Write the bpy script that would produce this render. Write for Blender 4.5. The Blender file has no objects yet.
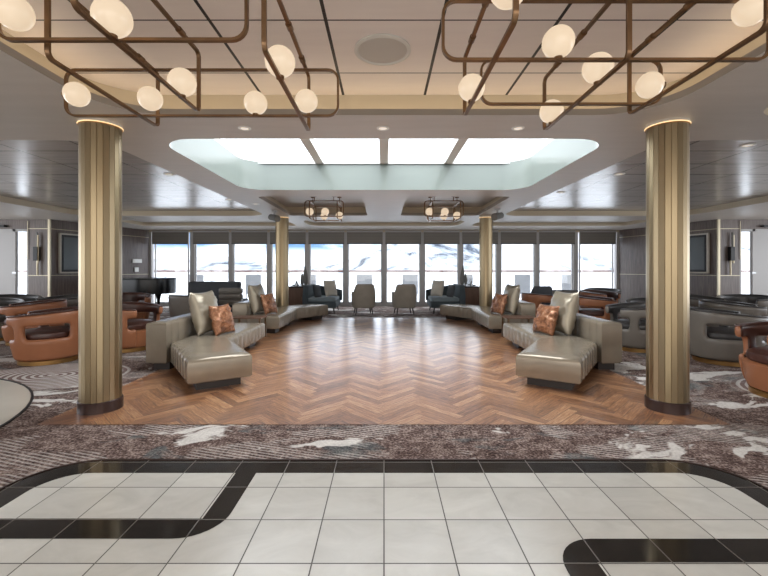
import bpy, bmesh, math, random
from mathutils import Vector, Matrix, noise

scene = bpy.context.scene
COL = scene.collection
PI = math.pi
rnd = random.Random(7)

# ------------------------------------------------------------------ camera, world, light
CAM_H = 1.25
F = 403.0
cam_d = bpy.data.cameras.new('camera')
cam = bpy.data.objects.new('camera', cam_d)
COL.objects.link(cam)
cam.location = (0, 0, CAM_H)
cam.rotation_euler = (PI / 2, 0, 0)
cam_d.sensor_width = 36
cam_d.lens = F / 768 * 36
cam_d.shift_y = -19 / 768
cam_d.clip_start = 0.05
cam_d.clip_end = 3000
scene.camera = cam

vs = scene.view_settings
vs.view_transform = 'Standard'
vs.look = 'None'
vs.exposure = 0.85
vs.gamma = 1
vs.use_curve_mapping = False

SKY_STRENGTH = 1.9
SKYLIGHT_W = 130
CEILING_FILL_W = 200
REAR_FILL_W = 170
SIDE_W = 80


def srgb(r, g, b, a=1.0):
    def f(c):
        c /= 255.0
        return c / 12.92 if c <= 0.04045 else ((c + 0.055) / 1.055) ** 2.4
    return (f(r), f(g), f(b), a)


class NT:
    """small node-tree writer"""
    def __init__(self, tree):
        self.t = tree
        tree.nodes.clear()

    def n(self, kind, ins=None, **props):
        nd = self.t.nodes.new(kind)
        for k, v in props.items():
            setattr(nd, k, v)
        for k, v in (ins or {}).items():
            self.set(nd.inputs[k], v)
        return nd

    def set(self, sock, v):
        if isinstance(v, bpy.types.NodeSocket):
            self.t.links.new(v, sock)
        elif isinstance(v, bpy.types.Node):
            self.t.links.new(v.outputs[0], sock)
        else:
            sock.default_value = v

    def m(self, op, a, b=0.0, c=0.0, clamp=False):
        nd = self.t.nodes.new('ShaderNodeMath')
        nd.operation = op
        nd.use_clamp = clamp
        for i, v in enumerate((a, b, c)):
            self.set(nd.inputs[i], v)
        return nd.outputs[0]

    def mix(self, fac, a, b, blend='MIX'):
        nd = self.t.nodes.new('ShaderNodeMix')
        nd.data_type = 'RGBA'
        nd.blend_type = blend
        self.set(nd.inputs[0], fac)
        self.set(nd.inputs[6], a)
        self.set(nd.inputs[7], b)
        return nd.outputs[2]

    def ramp(self, fac, stops):
        nd = self.t.nodes.new('ShaderNodeValToRGB')
        els = nd.color_ramp.elements
        while len(els) < len(stops):
            els.new(0.5)
        for e, (p, c) in zip(els, stops):
            e.position = p
            e.color = c if hasattr(c, '__len__') else (c, c, c, 1)
        self.set(nd.inputs[0], fac)
        return nd.outputs[0]

    def obj(self):
        return self.n('ShaderNodeTexCoord').outputs['Object']

    def sep(self, v):
        s = self.n('ShaderNodeSeparateXYZ', {0: v})
        return s.outputs[0], s.outputs[1], s.outputs[2]

    def noise(self, vec, scale, detail=3.0, rough=0.5, dist=0.0):
        nd = self.n('ShaderNodeTexNoise', {'Vector': vec, 'Scale': scale, 'Detail': detail, 'Roughness': rough, 'Distortion': dist})
        return nd.outputs['Fac']

    def scale(self, vec, s):
        return self.n('ShaderNodeMapping', {'Vector': vec, 'Scale': s}).outputs[0]

    def line(self, coord, spacing, offset, width):
        """1 on a line of the given width repeated every spacing, else 0"""
        a = self.m('ADD', self.m('SUBTRACT', coord, offset), spacing * 500.5)
        f = self.m('MODULO', a, spacing)
        d = self.m('ABSOLUTE', self.m('SUBTRACT', f, spacing / 2))
        return self.m('LESS_THAN', d, width / 2)


# world: pale polar sky, blue low on one side, bright cloud above
world = bpy.data.worlds.new('world')
scene.world = world
world.use_nodes = True
w = NT(world.node_tree)
dirv = w.n('ShaderNodeTexCoord').outputs['Generated']
dx, dy, dz = w.sep(dirv)
cl = w.noise(w.scale(dirv, (1, 1, 2.6)), 5.0, 6, 0.6)
elev = w.ramp(dz, [(0.0, 0.0), (0.10, 0.55), (0.3, 0.3)])
blue_fac = w.m('MULTIPLY', w.ramp(cl, [(0.44, 1.0), (0.66, 0.0)]), w.ramp(dz, [(0.03, 0.2), (0.055, 1.0), (0.14, 0.9), (0.25, 0.0)]))
skycol = w.mix(blue_fac, (0.94, 0.98, 1.05, 1), (0.10, 0.20, 0.38, 1))
gain = w.m('ADD', 0.95, w.m('MULTIPLY', w.ramp(dz, [(0.10, 0.0), (0.6, 1.0)]), 0.35))
bg = w.n('ShaderNodeBackground', {'Color': skycol, 'Strength': w.m('MULTIPLY', gain, SKY_STRENGTH)})
wo = w.n('ShaderNodeOutputWorld', {'Surface': bg})


def area_light(name, loc, rot, sx, sy, watts, color=(1, 1, 1), portal=False):
    d = bpy.data.lights.new(name, 'AREA')
    d.shape = 'RECTANGLE'
    d.size, d.size_y = sx, sy
    d.energy = watts
    d.color = color
    if portal:
        d.cycles.is_portal = True
    o = bpy.data.objects.new(name, d)
    o.location = loc
    o.rotation_euler = rot
    COL.objects.link(o)
    return o


area_light('skylight_daylight', (0, 5.3, 4.8), (0, 0, 0), 4.4, 2.6, SKYLIGHT_W, (1.0, 1.0, 0.98))
area_light('rear_ceiling_fill', (0, -2.6, 2.5), (0, 0, 0), 9.0, 4.0, CEILING_FILL_W, (1.0, 0.98, 0.95))  # unseen fill lamp added under the ceiling behind the camera; no atrium there
area_light('rear_wall_fill', (0, -5.8, 1.35), (PI / 2, 0, 0), 20.0, 2.2, REAR_FILL_W, (1.0, 0.985, 0.96))  # unseen fill panel added before the solid rear wall, brightens camera-facing sides; no windows
area_light('side_windows_light_left', (-11.45, 4.0, 1.4), (0, -PI / 2, 0), 2.1, 11.6, SIDE_W, (0.97, 0.99, 1.0))
area_light('side_windows_light_right', (11.45, 4.0, 1.4), (0, PI / 2, 0), 2.1, 11.6, SIDE_W, (0.97, 0.99, 1.0))
area_light('portal_back', (0, 13.62, 1.2), (-PI / 2, 0, 0), 15.6, 2.3, 1, portal=True)
area_light('portal_left', (-11.6, 4.0, 1.3), (0, -PI / 2, 0), 2.2, 11.6, 1, portal=True)
area_light('portal_right', (11.6, 4.0, 1.3), (0, PI / 2, 0), 2.2, 11.6, 1, portal=True)

# ------------------------------------------------------------------ materials
MATS = {}


def pmat(name, base=(0.5, 0.5, 0.5, 1), rough=0.5, metal=0.0, spec=0.5, emit=None, estr=0.0, coat=0.0):
    mt = bpy.data.materials.new(name)
    mt.use_nodes = True
    nt = NT(mt.node_tree)
    b = nt.n('ShaderNodeBsdfPrincipled', {'Base Color': base, 'Roughness': rough, 'Metallic': metal, 'Specular IOR Level': spec, 'Coat Weight': coat})
    if emit is not None:
        nt.set(b.inputs['Emission Color'], emit)
        nt.set(b.inputs['Emission Strength'], estr)
    nt.n('ShaderNodeOutputMaterial', {'Surface': b})
    MATS[name] = mt
    return mt, nt, b


def bump(nt, b, height, dist=0.01, strength=1.0):
    bn = nt.n('ShaderNodeBump', {'Height': height, 'Distance': dist, 'Strength': strength})
    nt.set(b.inputs['Normal'], bn.outputs[0])


def leather(name, col, rough=0.38, metal=0.0, wr=0.0015, var=0.85):
    mt, nt, b = pmat(name, col, rough, metal)
    o = nt.obj()
    v = nt.noise(o, 5.0, 4)
    dark = tuple(c * var for c in col[:3]) + (1,)
    nt.set(b.inputs['Base Color'], nt.mix(nt.ramp(v, [(0.3, 0.0), (0.7, 1.0)]), dark, col))
    h = nt.m('ADD', nt.noise(o, 90.0, 2), nt.m('MULTIPLY', nt.noise(o, 9.0, 4), 1.5))
    bump(nt, b, h, wr, 0.6)
    return mt


leather('taupe_leather', srgb(150, 139, 123), 0.26, 0.35)
leather('taupe_satin', srgb(158, 148, 130), 0.28, 0.4)
leather('copper_leather', srgb(166, 104, 70), 0.30, 0.4, 0.006, 0.5)
mt, nt, b = pmat('copper_mottled', srgb(160, 106, 76), 0.30, 0.35)
v = nt.noise(nt.obj(), 14.0, 5, 0.65, 0.8)
nt.set(b.inputs['Base Color'], nt.ramp(v, [(0.36, srgb(98, 62, 42)), (0.50, srgb(146, 98, 68)), (0.60, srgb(170, 122, 90)), (0.68, srgb(212, 182, 156))]))
bump(nt, b, v, 0.012, 0.6)
leather('tan_leather', srgb(164, 107, 74), 0.34)
leather('brown_leather', srgb(78, 48, 40), 0.30)
leather('grey_leather', srgb(124, 117, 109), 0.32)
leather('dark_grey_leather', srgb(70, 68, 68), 0.30)
leather('charcoal_fabric', srgb(72, 74, 78), 0.8)
leather('teal_fabric', srgb(74, 84, 89), 0.85)
leather('pale_blue_fabric', srgb(128, 140, 146), 0.85)
leather('beige_fabric', srgb(150, 142, 130), 0.9)
leather('ivory_fabric', srgb(196, 190, 178), 0.9)
pmat('dark_wood', srgb(38, 28, 23), 0.5)
pmat('plinth_bronze', srgb(62, 46, 42), 0.35, 0.5)
pmat('black_gloss', srgb(9, 10, 11), 0.22)
pmat('black_matte', srgb(24, 24, 26), 0.5)
pmat('steel', srgb(170, 172, 175), 0.3, 1.0)
pmat('pale_brass', srgb(196, 184, 158), 0.4, 0.5)
pmat('gold_ring', srgb(190, 150, 96), 0.3, 0.9)
pmat('grey_metal', srgb(172, 170, 168), 0.45, 0.0)
pmat('white_plastic', srgb(225, 224, 220), 0.4)
pmat('deck_grey', srgb(150, 152, 156), 0.6)
pmat('white_paint', srgb(232, 234, 232), 0.5)
pmat('cream_paint', srgb(188, 174, 150), 0.55)
pmat('lip_grey', srgb(140, 130, 118), 0.5)
pmat('mint_gloss', srgb(126, 134, 129), 0.12)
pmat('ivory_key', srgb(235, 232, 222), 0.3)
pmat('warm_glow', srgb(255, 225, 170), 0.5, emit=(1.0, 0.72, 0.38, 1), estr=0.6)
pmat('led_strip', srgb(255, 235, 200), 0.5, emit=(1.0, 0.85, 0.64, 1), estr=3.2)
pmat('spot_glow', srgb(255, 245, 230), 0.5, emit=(1.0, 0.93, 0.82, 1), estr=0.35)
pmat('speaker_mesh', srgb(186, 180, 172), 0.7)
pmat('speaker_rim', srgb(200, 196, 188), 0.5)
pmat('handrail_wood', srgb(104, 62, 46), 0.5)
pmat('deck', srgb(225, 226, 228), 0.6)
pmat('stone_grey', srgb(112, 112, 108), 0.6)
pmat('screen_grey', srgb(84, 90, 92), 0.25)

# brass / gold
mt, nt, b = pmat('column_gold', srgb(176, 156, 120), 0.34, 1.0)
v = nt.noise(nt.scale(nt.obj(), (18, 18, 0.4)), 2.0, 3)
nt.set(b.inputs['Base Color'], nt.mix(v, srgb(154, 137, 109), srgb(160, 143, 114)))
mt, nt, b = pmat('bronze_bar', srgb(140, 104, 74), 0.32, 0.9)
v = nt.noise(nt.scale(nt.obj(), (3, 3, 3)), 3.0, 3)
nt.set(b.inputs['Base Color'], nt.mix(v, srgb(96, 76, 58), srgb(146, 114, 84)))
# globe glass
mt, nt, b = pmat('opal_glass', srgb(150, 138, 124), 0.2)
v = nt.noise(nt.scale(nt.obj(), (1, 1, 0.35)), 22.0, 4, 0.6, 1.0)
nt.set(b.inputs['Emission Color'], nt.mix(v, (1.0, 0.75, 0.50, 1), (1.0, 0.82, 0.60, 1)))
nt.set(b.inputs['Emission Strength'], 0.37)
# fluted panel veneer
mt, nt, b = pmat('wall_veneer', srgb(92, 80, 74), 0.35)
o = nt.obj()
v = nt.noise(nt.scale(o, (14, 14, 0.7)), 3.0, 5, 0.65)
nt.set(b.inputs['Base Color'], nt.mix(nt.ramp(v, [(0.3, 0.0), (0.7, 1.0)]), srgb(74, 66, 64), srgb(120, 106, 98)))
# smooth ceiling
mt, nt, b = pmat('ceiling_paint', srgb(176, 168, 160), 0.45)
v = nt.noise(nt.scale(nt.obj(), (0.8, 5, 1)), 2.0, 4)
nt.set(b.inputs['Base Color'], nt.mix(v, srgb(184, 177, 168), srgb(199, 192, 183)))


def panel_mat(name, c1, c2, sx, ox, wx, sy, oy, wy, rough, line, metal=0.0):
    mt, nt, b = pmat(name, c1, rough, metal)
    o = nt.obj()
    x, y, z = nt.sep(o)
    v = nt.noise(nt.scale(o, (0.9, 6, 1)), 2.5, 4)
    base = nt.mix(v, c1, c2)
    lx = nt.line(x, sx, ox, wx)
    ly = nt.line(y, sy, oy, wy)
    nt.set(b.inputs['Base Color'], nt.mix(nt.m('MAXIMUM', lx, ly), base, line))
    nt.set(b.inputs['Roughness'], nt.m('ADD', rough, nt.m('MULTIPLY', v, 0.08)))
    return mt


panel_mat('coffer_panel', srgb(214, 203, 196), srgb(226, 216, 208), 0.726, 0.363, 0.022, 0.677, 2.51, 0.012, 0.4, srgb(20, 18, 18))
panel_mat('side_panel', srgb(176, 170, 165), srgb(204, 198, 192), 0.87, 0.0, 0.014, 0.60, 0.03, 0.020, 0.20, srgb(70, 66, 64), 0.2)

# wood parquet
mt, nt, b = pmat('parquet', srgb(150, 92, 58), 0.34, spec=0.6, coat=1.0)
b.inputs['Coat Roughness'].default_value = 0.25
b.inputs['Coat IOR'].default_value = 2.3
uv = nt.n('ShaderNodeUVMap', uv_map='plank').outputs[0]
u, vv, _ = nt.sep(uv)
sh = nt.n('ShaderNodeAttribute', attribute_name='shade').outputs['Fac']
g = nt.noise(nt.n('ShaderNodeCombineXYZ', {0: nt.m('MULTIPLY', u, 1.2), 1: nt.m('MULTIPLY', vv, 3.2), 2: sh}), 3.0, 6, 0.62, 0.6)
tone = nt.m('ADD', nt.m('MULTIPLY', sh, 0.22), nt.m('MULTIPLY', g, 0.86))
colr = nt.ramp(tone, [(0.32, srgb(70, 40, 25)), (0.48, srgb(138, 90, 58)), (0.62, srgb(172, 122, 82)), (0.80, srgb(214, 172, 130))])
fr = nt.m('FRACT', vv)
edge = nt.m('LESS_THAN', nt.m('MINIMUM', fr, nt.m('SUBTRACT', 1.0, fr)), 0.022)
nt.set(b.inputs['Base Color'], nt.mix(edge, colr, srgb(84, 54, 40)))
nt.set(b.inputs['Roughness'], nt.m('ADD', 0.28, nt.m('MULTIPLY', g, 0.12)))

# carpet
mt, nt, b = pmat('carpet', srgb(120, 104, 100), 0.95, spec=0.1)
o = nt.obj()
x, y, z = nt.sep(o)
warp = nt.n('ShaderNodeTexNoise', {'Vector': o, 'Scale': 0.9, 'Detail': 4.0})
wv = nt.n('ShaderNodeVectorMath', {0: o, 1: nt.n('ShaderNodeVectorMath', {0: warp.outputs['Color'], 1: (0.9, 0.9, 0)}, operation='MULTIPLY').outputs[0]}, operation='ADD').outputs[0]
big = nt.noise(nt.scale(wv, (0.8, 1.3, 1)), 1.1, 5, 0.62, 0.4)
fine = nt.noise(o, 55.0, 3, 0.7)
mid = nt.noise(o, 9.0, 4, 0.7)
spk = nt.m('ADD', nt.m('MULTIPLY', fine, 0.75), nt.m('MULTIPLY', mid, 0.45))
base = nt.ramp(spk, [(0.45, srgb(36, 26, 25)), (0.59, srgb(98, 80, 75)), (0.76, srgb(176, 160, 152))])
pale = nt.ramp(spk, [(0.40, srgb(176, 170, 166)), (0.70, srgb(214, 210, 205))])
teal = nt.ramp(spk, [(0.42, srgb(34, 40, 46)), (0.70, srgb(108, 112, 112))])
pmask = nt.ramp(big, [(0.560, 0.0), (0.578, 1.0)])
tmask = nt.ramp(nt.noise(nt.scale(wv, (1, 1.5, 1)), 1.7, 5, 0.6, 0.5), [(0.57, 0.0), (0.64, 0.85)])
cen = nt.n('ShaderNodeVectorMath', {0: o, 1: (4.55, 4.1, 0)}, operation='SUBTRACT').outputs[0]
rad = nt.n('ShaderNodeVectorMath', {0: nt.scale(cen, (1, 1.4, 1))}, operation='LENGTH').outputs['Value']
cen2 = nt.n('ShaderNodeVectorMath', {0: o, 1: (-3.9, 4.75, 0)}, operation='SUBTRACT').outputs[0]
rad2 = nt.n('ShaderNodeVectorMath', {0: nt.scale(cen2, (1, 1.4, 1))}, operation='LENGTH').outputs['Value']
rmin = nt.m('MINIMUM', rad, rad2)
ring = nt.m('GREATER_THAN', nt.m('SINE', nt.m('MULTIPLY', nt.m('ADD', rmin, nt.m('MULTIPLY', big, 0.12)), 2 * PI / 0.085)), 0.1)
ringzone = nt.ramp(rmin, [(0.80, 1.0), (0.90, 0.0)])
dia = nt.m('ADD', nt.m('MULTIPLY', y, 0.95), nt.m('MULTIPLY', x, 0.30))
stripe = nt.m('GREATER_THAN', nt.m('SINE', nt.m('MULTIPLY', dia, 2 * PI / 0.034)), 0.25)
szone = nt.ramp(nt.noise(nt.scale(wv, (0.9, 1.6, 1)), 1.35, 3, 0.5), [(0.525, 0.0), (0.555, 1.0)])
c = nt.mix(tmask, base, teal)
c = nt.mix(nt.m('MULTIPLY', nt.m('MULTIPLY', stripe, szone), 0.46), c, pale)
c = nt.mix(pmask, c, pale)
c = nt.mix(nt.m('MULTIPLY', ringzone, 0.85), c, nt.mix(ring, srgb(132, 112, 108), srgb(206, 201, 196)))
nt.set(b.inputs['Base Color'], c)
bump(nt, b, fine, 0.006, 0.8)

# marble tiles
TS, TX = 0.2976, 0.306


def tile_mat(name, c1, c2, grout, rough):
    mt, nt, b = pmat(name, c1, rough)
    o = nt.obj()
    x, y, z = nt.sep(o)
    ix = nt.m('FLOOR', nt.m('DIVIDE', x, TX))
    iy = nt.m('FLOOR', nt.m('DIVIDE', nt.m('SUBTRACT', y, 2.003), TS))
    wn = nt.n('ShaderNodeTexWhiteNoise', {'Vector': nt.n('ShaderNodeCombineXYZ', {0: ix, 1: iy})}, noise_dimensions='3D')
    off = nt.n('ShaderNodeVectorMath', {0: o, 1: nt.n('ShaderNodeVectorMath', {0: wn.outputs['Color'], 1: (7, 7, 7)}, operation='MULTIPLY').outputs[0]}, operation='ADD').outputs[0]
    v = nt.noise(nt.scale(off, (1, 1.6, 1)), 3.0, 6, 0.6, 1.2)
    f = nt.m('ADD', nt.m('MULTIPLY', v, 0.8), nt.m('MULTIPLY', wn.outputs['Value'], 0.35))
    base = nt.mix(nt.ramp(f, [(0.3, 0.0), (0.8, 1.0)]), c1, c2)
    ln = nt.m('MAXIMUM', nt.line(x, TX, 0, 0.006), nt.line(y, TS, 2.003, 0.006))
    nt.set(b.inputs['Base Color'], nt.mix(ln, base, grout))
    nt.set(b.inputs['Roughness'], nt.m('ADD', rough, nt.m('MULTIPLY', ln, 0.3)))
    return mt


# line() puts its lines half a spacing off the offset, so shift the grid
def fix_line():
    def line(self, coord, spacing, offset, width):
        a = self.m('ADD', self.m('SUBTRACT', coord, offset), spacing * 500.5)
        f = self.m('MODULO', a, spacing)
        d = self.m('ABSOLUTE', self.m('SUBTRACT', f, spacing / 2))
        return self.m('LESS_THAN', d, width / 2)
    NT.line = line


fix_line()
tile_mat('tile_white', srgb(186, 184, 178), srgb(208, 207, 201), srgb(72, 68, 64), 0.22)
tile_mat('tile_black', srgb(26, 25, 24), srgb(48, 44, 41), srgb(96, 90, 84), 0.10)
mt, nt, b = pmat('round_stone', srgb(196, 190, 178), 0.3)
nt.set(b.inputs['Base Color'], nt.mix(nt.noise(nt.obj(), 3.0, 5), srgb(186, 180, 168), srgb(206, 200, 188)))
# dark walnut furniture
mt, nt, b = pmat('walnut', srgb(96, 68, 54), 0.4)
v = nt.noise(nt.scale(nt.obj(), (10, 10, 0.8)), 4.0, 4)
nt.set(b.inputs['Base Color'], nt.mix(v, srgb(74, 52, 42), srgb(120, 88, 70)))
# blinds
mt, nt, b = pmat('blind_fabric', srgb(92, 88, 84), 0.9)
x, y, z = nt.sep(nt.obj())
nt.set(b.inputs['Base Color'], nt.mix(nt.line(z, 0.05, 0, 0.012), srgb(128, 123, 116), srgb(108, 104, 98)))
# glass
mt = bpy.data.materials.new('clear_glass')
mt.use_nodes = True
nt = NT(mt.node_tree)
tr = nt.n('ShaderNodeBsdfTransparent', {'Color': (0.97, 0.98, 0.98, 1)})
gl = nt.n('ShaderNodeBsdfGlossy', {'Roughness': 0.02})
mx = nt.n('ShaderNodeMixShader', {0: 0.05, 1: tr, 2: gl})
nt.n('ShaderNodeOutputMaterial', {'Surface': mx})
MATS['clear_glass'] = mt
mt = bpy.data.materials.new('frosted_glass')
mt.use_nodes = True
nt = NT(mt.node_tree)
tr = nt.n('ShaderNodeBsdfTransparent', {'Color': (0.97, 0.98, 0.98, 1)})
df = nt.n('ShaderNodeBsdfTranslucent', {'Color': (0.95, 0.96, 0.97, 1)})
mx = nt.n('ShaderNodeMixShader', {0: 0.45, 1: tr, 2: df})
nt.n('ShaderNodeOutputMaterial', {'Surface': mx})
MATS['frosted_glass'] = mt
# snow mountains
mt, nt, b = pmat('snow_rock', srgb(240, 244, 250), 0.9, spec=0.1)
o = nt.obj()
mp = nt.n('ShaderNodeMapping', {'Vector': o, 'Scale': (1, 0.12, 1.8), 'Location': (-75, 0, 0)}).outputs[0]
v = nt.noise(mp, 0.026, 8, 0.68, 0.6)
nt.set(b.inputs['Base Color'], nt.ramp(v, [(0.50, srgb(172, 174, 176)), (0.56, srgb(132, 140, 150)), (0.63, srgb(58, 66, 78))]))
pmat('ice', srgb(240, 244, 250), 0.6)

# ------------------------------------------------------------------ mesh helpers


def rot2(x, y, a):
    c, s = math.cos(a), math.sin(a)
    return x * c - y * s, x * s + y * c


class MB:
    def __init__(self):
        self.bm = bmesh.new()

    def ring_faces(self, rings, closed=True, cap0=False, cap1=False, mi=0):
        bm = self.bm
        vr = [[bm.verts.new(p) for p in r] for r in rings]
        n = len(vr[0])
        for a, c in zip(vr[:-1], vr[1:]):
            for i in range(n if closed else n - 1):
                j = (i + 1) % n
                try:
                    f = bm.faces.new((a[i], a[j], c[j], c[i]))
                    f.material_index = mi
                except ValueError:
                    pass
        if cap0:
            bm.faces.new(list(reversed(vr[0]))).material_index = mi
        if cap1:
            bm.faces.new(vr[-1]).material_index = mi
        return self

    def box(self, cx, cy, cz, sx, sy, sz, rz=0.0, mi=0):
        r = []
        for z in (cz - sz / 2, cz + sz / 2):
            ring = []
            for x, y in ((-1, -1), (1, -1), (1, 1), (-1, 1)):
                px, py = rot2(x * sx / 2, y * sy / 2, rz)
                ring.append((cx + px, cy + py, z))
            r.append(ring)
        return self.ring_faces(r, True, True, True, mi)

    def prism(self, poly, z0, z1, mi=0):
        return self.ring_faces([[(x, y, z0) for x, y in poly], [(x, y, z1) for x, y in poly]], True, True, True, mi)

    def lathe(self, prof, seg=32, cx=0, cy=0, cz=0, sx=1.0, sy=1.0, cap0=True, cap1=True):
        rings = []
        for r, z in prof:
            rings.append([(cx + r * sx * math.cos(2 * PI * i / seg), cy + r * sy * math.sin(2 * PI * i / seg), cz + z) for i in range(seg)])
        return self.ring_faces(rings, True, cap0, cap1)

    def sphere(self, c, r, seg=28, rows=16):
        prof = []
        for i in range(1, rows):
            a = -PI / 2 + PI * i / rows
            prof.append((r * math.cos(a), r * math.sin(a)))
        return self.lathe(prof, seg, *c)

    def bar(self, p0, p1, w, h=None, up=(0, 0, 1)):
        """rectangular bar from p0 to p1"""
        h = h or w
        p0, p1 = Vector(p0), Vector(p1)
        d = (p1 - p0).normalized()
        u = Vector(up)
        if abs(d.dot(u)) > 0.95:
            u = Vector((0, 1, 0))
        s = d.cross(u).normalized()
        u = s.cross(d).normalized()
        rings = [[p + s * a * w / 2 + u * c * h / 2 for a, c in ((-1, -1), (1, -1), (1, 1), (-1, 1))] for p in (p0, p1)]
        return self.ring_faces(rings, True, True, True)

    def tube(self, p0, p1, r0, r1=None, seg=12):
        r1 = r0 if r1 is None else r1
        p0, p1 = Vector(p0), Vector(p1)
        d = (p1 - p0).normalized()
        u = Vector((0, 0, 1)) if abs(d.z) < 0.9 else Vector((1, 0, 0))
        s = d.cross(u).normalized()
        u = s.cross(d).normalized()
        rings = [[p + s * r * math.cos(2 * PI * i / seg) + u * r * math.sin(2 * PI * i / seg) for i in range(seg)] for p, r in ((p0, r0), (p1, r1))]
        return self.ring_faces(rings, True, True, True)

    def sweep(self, path, w, t, nrm, closed=True):
        """flat strip swept along a planar path: w along the plane normal nrm, t in the plane"""
        nrm = Vector(nrm).normalized()
        P = [Vector(p) for p in path]
        n = len(P)
        rings = []
        for i, p in enumerate(P):
            a = P[(i - 1) % n] if (closed or i > 0) else p
            c = P[(i + 1) % n] if (closed or i < n - 1) else p
            d = (c - a).normalized()
            s = d.cross(nrm).normalized()
            rings.append([p + nrm * (x * w / 2) + s * (y * t / 2) for x, y in ((-1, -1), (1, -1), (1, 1), (-1, 1))])
        if closed:
            rings.append(rings[0])
        self.ring_faces(rings, True, not closed, not closed)
        bmesh.ops.remove_doubles(self.bm, verts=self.bm.verts, dist=1e-5)
        return self

    def soft_prism(self, poly, z0, z1, flutes=(), fsp=0.14, groove=0.014, r=0.045, bottom=0.02, crown=0.006):
        """upholstered block: outline poly (counter-clockwise), rounded top, channels on the edges listed in flutes"""
        def offset(d):
            n = len(poly)
            out = []
            for i in range(n):
                p0, p1, p2 = Vector(poly[i - 1]), Vector(poly[i]), Vector(poly[(i + 1) % n])
                e1, e2 = (p1 - p0).normalized(), (p2 - p1).normalized()
                n1, n2 = Vector((-e1.y, e1.x)), Vector((-e2.y, e2.x))
                bis = (n1 + n2)
                bis = bis / max(bis.length_squared, 0.2) * 2
                out.append(p1 + bis * d)
            return out

        def outline(d, g):
            pts = []
            P = offset(d)
            n = len(P)
            for i in range(n):
                a, c = P[i], P[(i + 1) % n]
                a0, c0 = Vector(poly[i]), Vector(poly[(i + 1) % n])
                L = (c0 - a0).length
                e = (c - a).normalized()
                nn = Vector((-e.y, e.x))
                if i in flutes:
                    k = max(1, round(L / fsp))
                    m = 6
                    for q in range(k):
                        for j in range(m):
                            t = (q + j / m) / k
                            dd = 0.0
                            if j == 0:
                                dd = g if q > 0 else 0
                            elif j in (1, m - 1):
                                dd = g * 0.28
                            pts.append(a.lerp(c, t) + nn * dd)
                else:
                    m = max(1, int(L / 0.2))
                    for j in range(m):
                        pts.append(a.lerp(c, j / m))
            return pts
        prof = [(bottom, z0, 0.3), (0.0, z0 + bottom, 1.0), (0.0, z1 - r, 1.0), (r * 0.13, z1 - r * 0.5, 1.0), (r * 0.45, z1 - r * 0.13, 0.9), (r, z1, 0.6), (r * 1.9, z1 + crown, 0.15)]
        rings = [[(p.x, p.y, z) for p in outline(d, groove * g)] for d, z, g in prof]
        self.ring_faces(rings, True, True, True)
        return self

    def xform(self, M):
        bmesh.ops.transform(self.bm, matrix=M, verts=self.bm.verts)
        return self

    def build(self, name, mat, parent=None, smooth=True, angle=38, bevel=0.0, seg=2, subsurf=0, loc=None, recalc=True):
        bm = self.bm
        if recalc:
            bmesh.ops.recalc_face_normals(bm, faces=bm.faces)
        big = [f for f in bm.faces if len(f.verts) > 4]
        if big:
            bmesh.ops.triangulate(bm, faces=big)
        if smooth:
            lim = math.radians(angle)
            for f in bm.faces:
                f.smooth = True
            for e in bm.edges:
                if len(e.link_faces) == 2:
                    e.smooth = e.calc_face_angle(0) < lim
        me = bpy.data.meshes.new(name)
        bm.to_mesh(me)
        bm.free()
        for q in (mat if isinstance(mat, (list, tuple)) else [mat]):
            me.materials.append(MATS[q])
        o = bpy.data.objects.new(name, me)
        COL.objects.link(o)
        if parent is not None:
            o.parent = parent
        if loc is not None:
            o.location = loc
        if bevel:
            md = o.modifiers.new('bevel', 'BEVEL')
            md.width = bevel
            md.segments = seg
            md.limit_method = 'ANGLE'
            md.angle_limit = math.radians(40)
        if subsurf:
            md = o.modifiers.new('sub', 'SUBSURF')
            md.levels = subsurf
            md.render_levels = subsurf
        return o


def tag(o, label=None, cat=None, group=None, kind=None):
    if label:
        o['label'] = label
    if cat:
        o['category'] = cat
    if group:
        o['group'] = group
    if kind:
        o['kind'] = kind
    return o


def thing(name, label, cat, loc=(0, 0, 0), rz=0.0, group=None):
    o = bpy.data.objects.new(name, None)
    COL.objects.link(o)
    o.location = loc
    o.rotation_euler = (0, 0, rz)
    return tag(o, label, cat, group)


def children(o):
    return [c for c in bpy.data.objects if c.parent == o]


def dup(root, loc, rz, label, group=None):
    kids = children(root)
    r = root.copy()
    COL.objects.link(r)
    r.location = loc
    r.rotation_euler = (0, 0, rz)
    r['label'] = label
    if group:
        r['group'] = group
    for ch in kids:
        c = ch.copy()
        COL.objects.link(c)
        c.parent = r
        for g in children(ch):
            d = g.copy()
            COL.objects.link(d)
            d.parent = c
    return r


def rrect(x0, y0, x1, y1, r, seg=8):
    """counter-clockwise rounded rectangle"""
    pts = []
    for cx, cy, a0 in ((x1 - r, y0 + r, -PI / 2), (x1 - r, y1 - r, 0), (x0 + r, y1 - r, PI / 2), (x0 + r, y0 + r, PI)):
        for i in range(seg + 1):
            a = a0 + PI / 2 * i / seg
            pts.append((cx + r * math.cos(a), cy + r * math.sin(a)))
    return pts


def structure(mb, name, mat, parent=None, **kw):
    o = mb.build(name, mat, parent, **kw)
    o['kind'] = 'structure'
    return o


def plate(outer, holes, z, name, mat, up=False):
    bm = bmesh.new()
    edges = []
    for loop in [outer] + holes:
        vs_ = [bm.verts.new((x, y, z)) for x, y in loop]
        for i in range(len(vs_)):
            edges.append(bm.edges.new((vs_[i], vs_[(i + 1) % len(vs_)])))
    bmesh.ops.triangle_fill(bm, use_beauty=True, use_dissolve=False, edges=edges)
    for f in bm.faces:
        f.normal_update()
        if (f.normal.z > 0) != up:
            f.normal_flip()
    mb = MB()
    mb.bm.free()
    mb.bm = bm
    return structure(mb, name, mat, smooth=False, recalc=False)


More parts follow.
